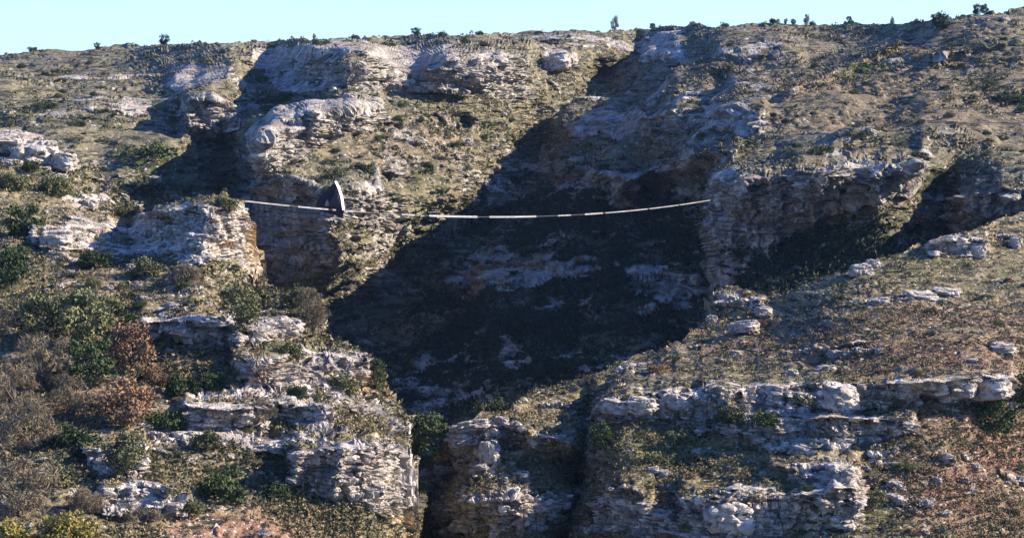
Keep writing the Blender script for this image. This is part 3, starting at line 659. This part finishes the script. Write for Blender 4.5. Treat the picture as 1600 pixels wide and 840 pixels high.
# scattered small shrubs, nothing tells one from the next
def scatter(sheet, n, box, rr, label, group, rmax=.35, kinds=("flat", "dome"), leafs=("dark", "dark", "olive"), seed=1, excl=None):
    r = random.Random(seed); k = 0; tries = 0
    while k < n and tries < 6000:
        tries += 1
        px, py = r.uniform(box[0], box[2]), r.uniform(box[1], box[3])
        i, j = sheet.idx(px, py)
        if py < sheet.ct[j] + 5 or sheet.R[i, j] > rmax or (excl and excl(px, py)): continue
        plant(sheet, px, py, r.uniform(*rr), r.choice(kinds), r.choice(leafs), label, "shrub", "shrub", group, sq=r.uniform(.6, 1), parts=False); k += 1
scatter(far, 60, (0, 90, 330, 330), (4, 10), "small dark shrub, one of many dotted over the grey-green left slope below the skyline", "small shrubs dotted over the far left slope", seed=2)
scatter(far, 40, (480, 150, 830, 320), (4, 10), "small dark shrub, one of many on the lit middle slope above the white line", "small shrubs on the lit middle slope", seed=3)
scatter(far, 70, (1060, 55, 1600, 260), (4, 10), "small dark shrub, one of many on the streaky grass of the right massif", "small shrubs on the right massif", seed=4)
scatter(left, 40, (0, 300, 640, 800), (6, 15), "small scrubby bush, one of many between the rocks of the near left hill", "small bushes between the near left rocks", .6, leafs=("dark", "olive", "grey"), seed=5)
scatter(right, 60, (900, 430, 1600, 830), (5, 12), "small scrubby bush, one of many in the grass of the near right slope", "small bushes on the near right slope", .5, leafs=("dark", "olive", "brown"), seed=6)

# ground cover: tufts standing on the hillsides
def ground_cover(name, sheet, n, size, mat, seed, wfun, per=9, kind_label=None):
    r = np.random.default_rng(seed)
    wgt = (wfun(sheet) * (1 - sm(.35, .65, sheet.R))).ravel(); wgt[:] = wgt * (sheet.Y.ravel() < 860) * (sheet.X.ravel() > -220) * (sheet.X.ravel() < 1820)
    wgt = np.maximum(wgt, 0); idx = r.choice(len(wgt), n, p=wgt / wgt.sum())
    p = sheet.P.reshape(-1, 3)[idx] + r.normal(size=(n, 3)) * .15
    s = size * r.uniform(.5, 1.5, n)
    c = np.repeat(np.concatenate([p, s[:, None]], 1), per, 0); k = len(c)
    d = r.normal(size=(k, 3)); d[:, 2] = np.abs(d[:, 2]) * .9; d /= np.linalg.norm(d, axis=1, keepdims=True)
    q = c[:, :3] + d * c[:, 3:4] * .7
    a = d + r.normal(size=(k, 3)) * .4; a /= np.linalg.norm(a, axis=1, keepdims=True)
    b = np.cross(a, r.normal(size=(k, 3))); b /= np.linalg.norm(b, axis=1, keepdims=True)
    a *= c[:, 3:4] * .45; b *= c[:, 3:4] * .22
    V = np.stack([q - a, q + b, q + a, q - b], 1).reshape(-1, 3)
    return tag(link(name, mesh_np(name, V, np.arange(4 * k).reshape(-1, 4)), mat), kind="stuff")
pn = lambda s, f, o: sm(-.15, .35, fbm(s.P[..., 0] / f, s.P[..., 1] / f, s.P[..., 2] / f, 3, o))
area = lambda s: s.P[..., 1] ** 2 / 1e5
ground_cover("scrub", far, 15000, .6, M["scrub"], 1, lambda s: pn(s, 14, 3))
ground_cover("grass", far, 7000, .5, M["tuft"], 2, lambda s: pn(s, 20, 9))
ground_cover("shade_darkened_undergrowth", far, 17000, .8, M["shade_maquis"], 8, lambda s: (blobs([(900, 470, 230, 150, 1), (760, 570, 150, 90, 1), (1300, 400, 120, 50, 1), (900, 330, 140, 60, .6)], s.X, s.Y) * (.12 + pn(s, 9, 31))) , 9)  # dense dark leaves added over the shadowed gorge to deepen its shade
ground_cover("scrub", left, 8000, .30, M["scrub"], 3, lambda s: (pn(s, 6, 3) + .1) * (1 - .97 * sm(.3, .6, blobs([(370, 830, 130, 36, 1)], s.X, s.Y))), 11)
ground_cover("grass", left, 8000, .3, M["tuft"], 4, lambda s: pn(s, 8, 9) + .1)
ground_cover("scrub", right, 6000, .28, M["scrub"], 5, lambda s: pn(s, 5, 3) + .1, 11)
ground_cover("grass", right, 10000, .22, M["tuft"], 6, lambda s: pn(s, 8, 9) + .1)
ground_cover("grass", right, 5500, .22, M["redtuft"], 7, lambda s: s.red + .01)

# ------------------------------------------------------------------ loose rocks
def boulder_mesh(seed):
    r = np.random.default_rng(seed); import bmesh
    bm = bmesh.new(); bmesh.ops.create_cube(bm, size=2)
    bmesh.ops.subdivide_edges(bm, edges=bm.edges[:], cuts=9, use_grid_fill=True)
    V = np.array([v.co[:] for v in bm.verts]); 
    n = V / np.linalg.norm(V, axis=1, keepdims=True); V = n * (np.abs(V).max(1) ** .5)[:, None]
    V = V * .45 + np.clip(V * 1.15, -.8, .8) * .6
    f1, f2, idv = worley(V[:, 0] * 1.1 + seed, V[:, 1] * 1.1, V[:, 2] * 1.4, seed)
    V = V + n * ((idv - .5) * .35 + .25 * sm(0, .25, f2 - f1) - .1 + .14 * fbm(V[:, 0] * 2 + seed, V[:, 1] * 2, V[:, 2] * 2, 4, seed))[:, None]
    for v, c in zip(bm.verts, V): v.co = c
    me = bpy.data.meshes.new("boulder"); bm.to_mesh(me); bm.free()
    at = me.attributes.new("rock", 'FLOAT', 'POINT'); at.data.foreach_set("value", np.full(len(V), 1.0, np.float32))
    me.materials.append(M["near"]); return me
BM = [boulder_mesh(i) for i in range(7)]
def boulder(sheet, px, py, rx, ry, label, group=None, seed=0, dep=.9):
    r = random.Random(seed + int(px)); p = sheet.at(px, py + ry * .5); k = p.y / F
    o = bpy.data.objects.new("boulder", BM[r.randrange(7)]); col.objects.link(o)
    o.location = p + Vector((0, 0, ry * k * .35)); o.scale = (rx * k, rx * k * dep, ry * k); o.rotation_euler = (r.uniform(-.15, .15), r.uniform(-.2, .2), r.uniform(-.5, .5))
    tag(o, label, "boulder", group); return o
for px, py, rx, ry, lab in [
 (1346, 425, 17, 11, "white block of rock on the crest of the near right slope"),
 (1364, 414, 12, 9, "smaller white block touching the crest block's upper right side"),
 (1164, 512, 24, 10, "long grey boulder on the crest grass beside the gorge"),
 (1196, 492, 13, 9, "pale boulder just right of the long grey boulder"),
 (1112, 497, 9, 7, "small pale rock at the crest's edge over the gorge"),
 (1290, 573, 16, 8, "pale flat rock alone in the grass above the upper ledge"),
 (1440, 459, 26, 7, "long white slab lying in the upper grass of the near right slope"),
 (1480, 455, 20, 6, "white slab right of the long one in the upper grass"),
 (1373, 471, 15, 6, "white slab left of the long one in the upper grass"),
 (1305, 550, 13, 8, "pale pointed rock in the middle of the upper grass"),
 (1565, 545, 20, 10, "grey boulder in the russet grass near the right edge"),
 (1585, 380, 10, 9, "pale boulder on the right end of the crest"),
 (1497, 382, 24, 14, "broad grey boulder of the crest outcrop"),
 (1527, 392, 14, 12, "pale boulder at the right side of the crest outcrop"),
 (1545, 603, 30, 17, "big white boulder capping the right end of the upper ledge"),
 (1506, 602, 18, 15, "white boulder left of the big one capping the upper ledge"),
 (1000, 632, 22, 14, "white rounded block in the left part of the upper ledge"),
 (1062, 628, 22, 13, "white block in the upper ledge right of the rounded one"),
 (957, 636, 26, 12, "white flat block at the left end of the upper ledge"),
 (1312, 620, 28, 20, "large grey block in the middle of the upper ledge"),
 (1140, 805, 36, 24, "large pale rock at the bottom edge with a sharp white rim"),
 (1262, 700, 28, 10, "long pale block in the rubble band under the upper ledge"),
 (736, 664, 30, 9, "flat white slab topping the layered rocks by the cleft"),
 (722, 684, 20, 11, "squared white block under the flat slab by the cleft"),
 (765, 705, 14, 18, "upright white block in the layered rocks by the cleft")]:
    boulder(right, px, py, rx, ry, lab)
for px, py, rx, ry, lab in [(990, 290, 10, 7, "lone sunlit rock on the shaded massif above the white line"), (1286, 380, 3, 3, "tiny pale rock in the dark green hollow under the massif's cliff"),
                            (548, 291, 4, 4, "small bright rock to the right of the dark triangle"), (870, 98, 22, 14, "isolated grey outcrop below the middle of the skyline")]:
    boulder(far, px, py, rx, ry, lab)
for px, py, rx, ry, lab in [(55, 240, 34, 18, "big cream boulder near the top of the left ridge"), (100, 250, 20, 14, "cream boulder right of the biggest one on the left ridge"), (90, 372, 26, 16, "grey block in the rocks left of the pinnacle"),
                            (455, 508, 24, 14, "white block at the right end of the ledge under the olive tree"), (20, 222, 26, 14, "cream boulder at the left edge of the ridge")]:
    boulder(left, px, py, rx, ry, lab)
def stones(sheet, n, box, rr, label, group, seed, rmin=.15, rmax=.75, lim=lambda x, y: True):
    r = random.Random(seed); k = 0; t = 0
    while k < n and t < 9000:
        t += 1; px, py = r.uniform(box[0], box[2]), r.uniform(box[1], box[3]); i, j = sheet.idx(px, py)
        if py < sheet.ct[j] + 3 or not (rmin < sheet.R[i, j] < rmax) or not lim(px, py): continue
        s = rr[0] + (rr[1] - rr[0]) * r.random() ** 2.2
        boulder(sheet, px, py, s * r.uniform(.9, 1.6), s * r.uniform(.5, .9), label, group, seed + t); k += 1
stones(right, 110, (920, 440, 1600, 830), (2, 9), "pale loose rock, one of many strewn over the near right slope", "loose rocks on the near right slope", 1, .05)
stones(right, 50, (690, 650, 930, 835), (3, 10), "pale loose rock, one of many among the layered rocks by the cleft", "loose rocks by the cleft", 2, .2, 1.1)
stones(left, 110, (0, 220, 640, 820), (3, 10), "pale loose rock, one of many between the bushes of the near left hill", "loose rocks on the near left hill", 3, .2, 1.1)
stones(far, 60, (500, 150, 800, 320), (2, 6), "pale loose rock, one of many on the lit middle slope", "loose rocks on the lit middle slope", 4, .1, .8)

# ------------------------------------------------------------------ the line across the gorge and the dark triangle on it
A3 = W(358.0, 311.0, 292.0); B3 = W(1113.0, 312.0, 424.0)
def line_pt(t):
    p = A3 * (1 - t) + B3 * t; p = p.copy(); p[2] -= 4 * SAG * t * (1 - t); return p
SAG = 2.35
def strip(pts, hw, ht):
    V, Q = [], []
    for p in pts:
        for dy, dz in ((-hw, -ht), (hw, -ht), (hw, ht), (-hw, ht)): V.append((p[0], p[1] + dy, p[2] + dz))
    for i in range(len(pts) - 1):
        for k in range(4): Q.append([4 * i + k, 4 * i + (k + 1) % 4, 4 * i + 4 + (k + 1) % 4, 4 * i + 4 + k])
    Q.append([3, 2, 1, 0]); n = 4 * (len(pts) - 1); Q.append([n, n + 1, n + 2, n + 3]); return V, Q
def t_of(px):
    ts = np.linspace(0, 1, 400); xs = [CX + F * line_pt(t)[0] / line_pt(t)[1] for t in ts]; return float(np.interp(px, xs, ts))
e = bpy.data.objects.new("slackline", None); col.objects.link(e); e.location = A3
tag(e, "long white line sagging across the gorge from the pinnacle to the shaded cliff", "slackline")
def on_line(name, x0, x1, ht, m, n=30, drop=0):
    pts = [line_pt(t) - A3 - np.array([0, 0, drop]) for t in np.linspace(t_of(x0), t_of(x1), n)]
    V, Q = strip(pts, .02, ht); return link(name, mesh_np(name, V, Q), M[m], e)
on_line("rope", 359, 1111, .03, "rope", 80)
for x0, x1, h in [(368, 452, .15), (466, 512, .17), (541, 552, .12), (552, 627, .06), (628, 648, .15), (671, 746, .19), (765, 838, .17), (872, 892, .13), (914, 942, .16), (946, 1012, .12), (1015, 1060, .12), (1062, 1111, .11)]:
    on_line("tape", x0, x1, h * (.45 if x0 < 520 else .6), "white", 14)
on_line("pink_tape", 512, 541, .085, "pink", 8)
tb = t_of(516); base = line_pt(tb); Dt = base[1]
ban = bpy.data.objects.new("triangular_banner", None); col.objects.link(ban); ban.location = base
tag(ban, "dark triangular sail-like banner with a curved white edge standing on the white line", "banner")
def panel(name, pts, m, y, th=.05, bulge=0.0):
    P3 = [np.array(W(float(x), float(yy), Dt)) - base + np.array([0, y + bulge * b, 0]) for x, yy, b in pts]
    n = len(P3); V = [tuple(p) for p in P3] + [tuple(p + np.array([0, th, 0])) for p in P3]
    me = bpy.data.meshes.new(name); fs = [list(range(n)), list(range(2 * n - 1, n - 1, -1))] + [[i, n + i, n + (i + 1) % n, (i + 1) % n] for i in range(n)]
    me.from_pydata(V, [], fs); return link(name, me, M[m], ban)
def cloth(name, Lp, Rp, m, y, n=22, mm=16, fold=.35):
    """a creased sheet between a left and a right edge, both read from its tip down"""
    Lp, Rp = np.array(Lp, float), np.array(Rp, float); V, Q = [], []
    tl, tr = np.linspace(0, 1, len(Lp)), np.linspace(0, 1, len(Rp))
    for side in (0, .04):
        for i in range(n + 1):
            t = i / n; a = np.array([np.interp(t, tl, Lp[:, k]) for k in (0, 1)]); b = np.array([np.interp(t, tr, Rp[:, k]) for k in (0, 1)])
            for k in range(mm + 1):
                u = k / mm; p = a * (1 - u) + b * u
                d = y + side - .25 * math.sin(math.pi * u) * (1 - t) * t * 2 + fold * t * math.sin(9 * u + 3 * t) * .5 + .03 * math.sin(23 * u * t + 2)
                V.append(np.array(W(p[0], p[1], Dt)) - base + np.array([0, d, 0]))
    k_ = (n + 1) * (mm + 1)
    for s_ in (0, k_):
        for i in range(n):
            for k in range(mm):
                a = s_ + i * (mm + 1) + k; Q.append([a, a + 1, a + mm + 2, a + mm + 1])
    return link(name, mesh_np(name, V, Q, True), M[m], ban)
cloth("dark_panel", [(524, 284), (515, 292), (506, 301), (495, 312), (492, 322), (495, 329)], [(525, 284), (530, 297), (534, 310), (537, 324), (536, 333), (534, 341)], "navy", 1.3, fold=.06)
cloth("grey_panel", [(526, 300), (520, 308), (512, 318), (509, 322)], [(528, 300), (531, 309), (534, 318), (534, 326)], "greycloth", .55, fold=.03)
cloth("pink_patch", [(510, 312), (509, 316), (507, 322)], [(512, 313), (514, 318), (513, 322)], "pink", .35, 6, 4, .05)
panel("edge_tape", [(523.0, 283, 0), (525.8, 283, 1), (531.2, 293, 1), (535.4, 306, 1), (538.4, 328, 1), (535.4, 328, 0), (532.3, 307, 0), (528.5, 295, 0)], "edging", -.3, .03, .75)
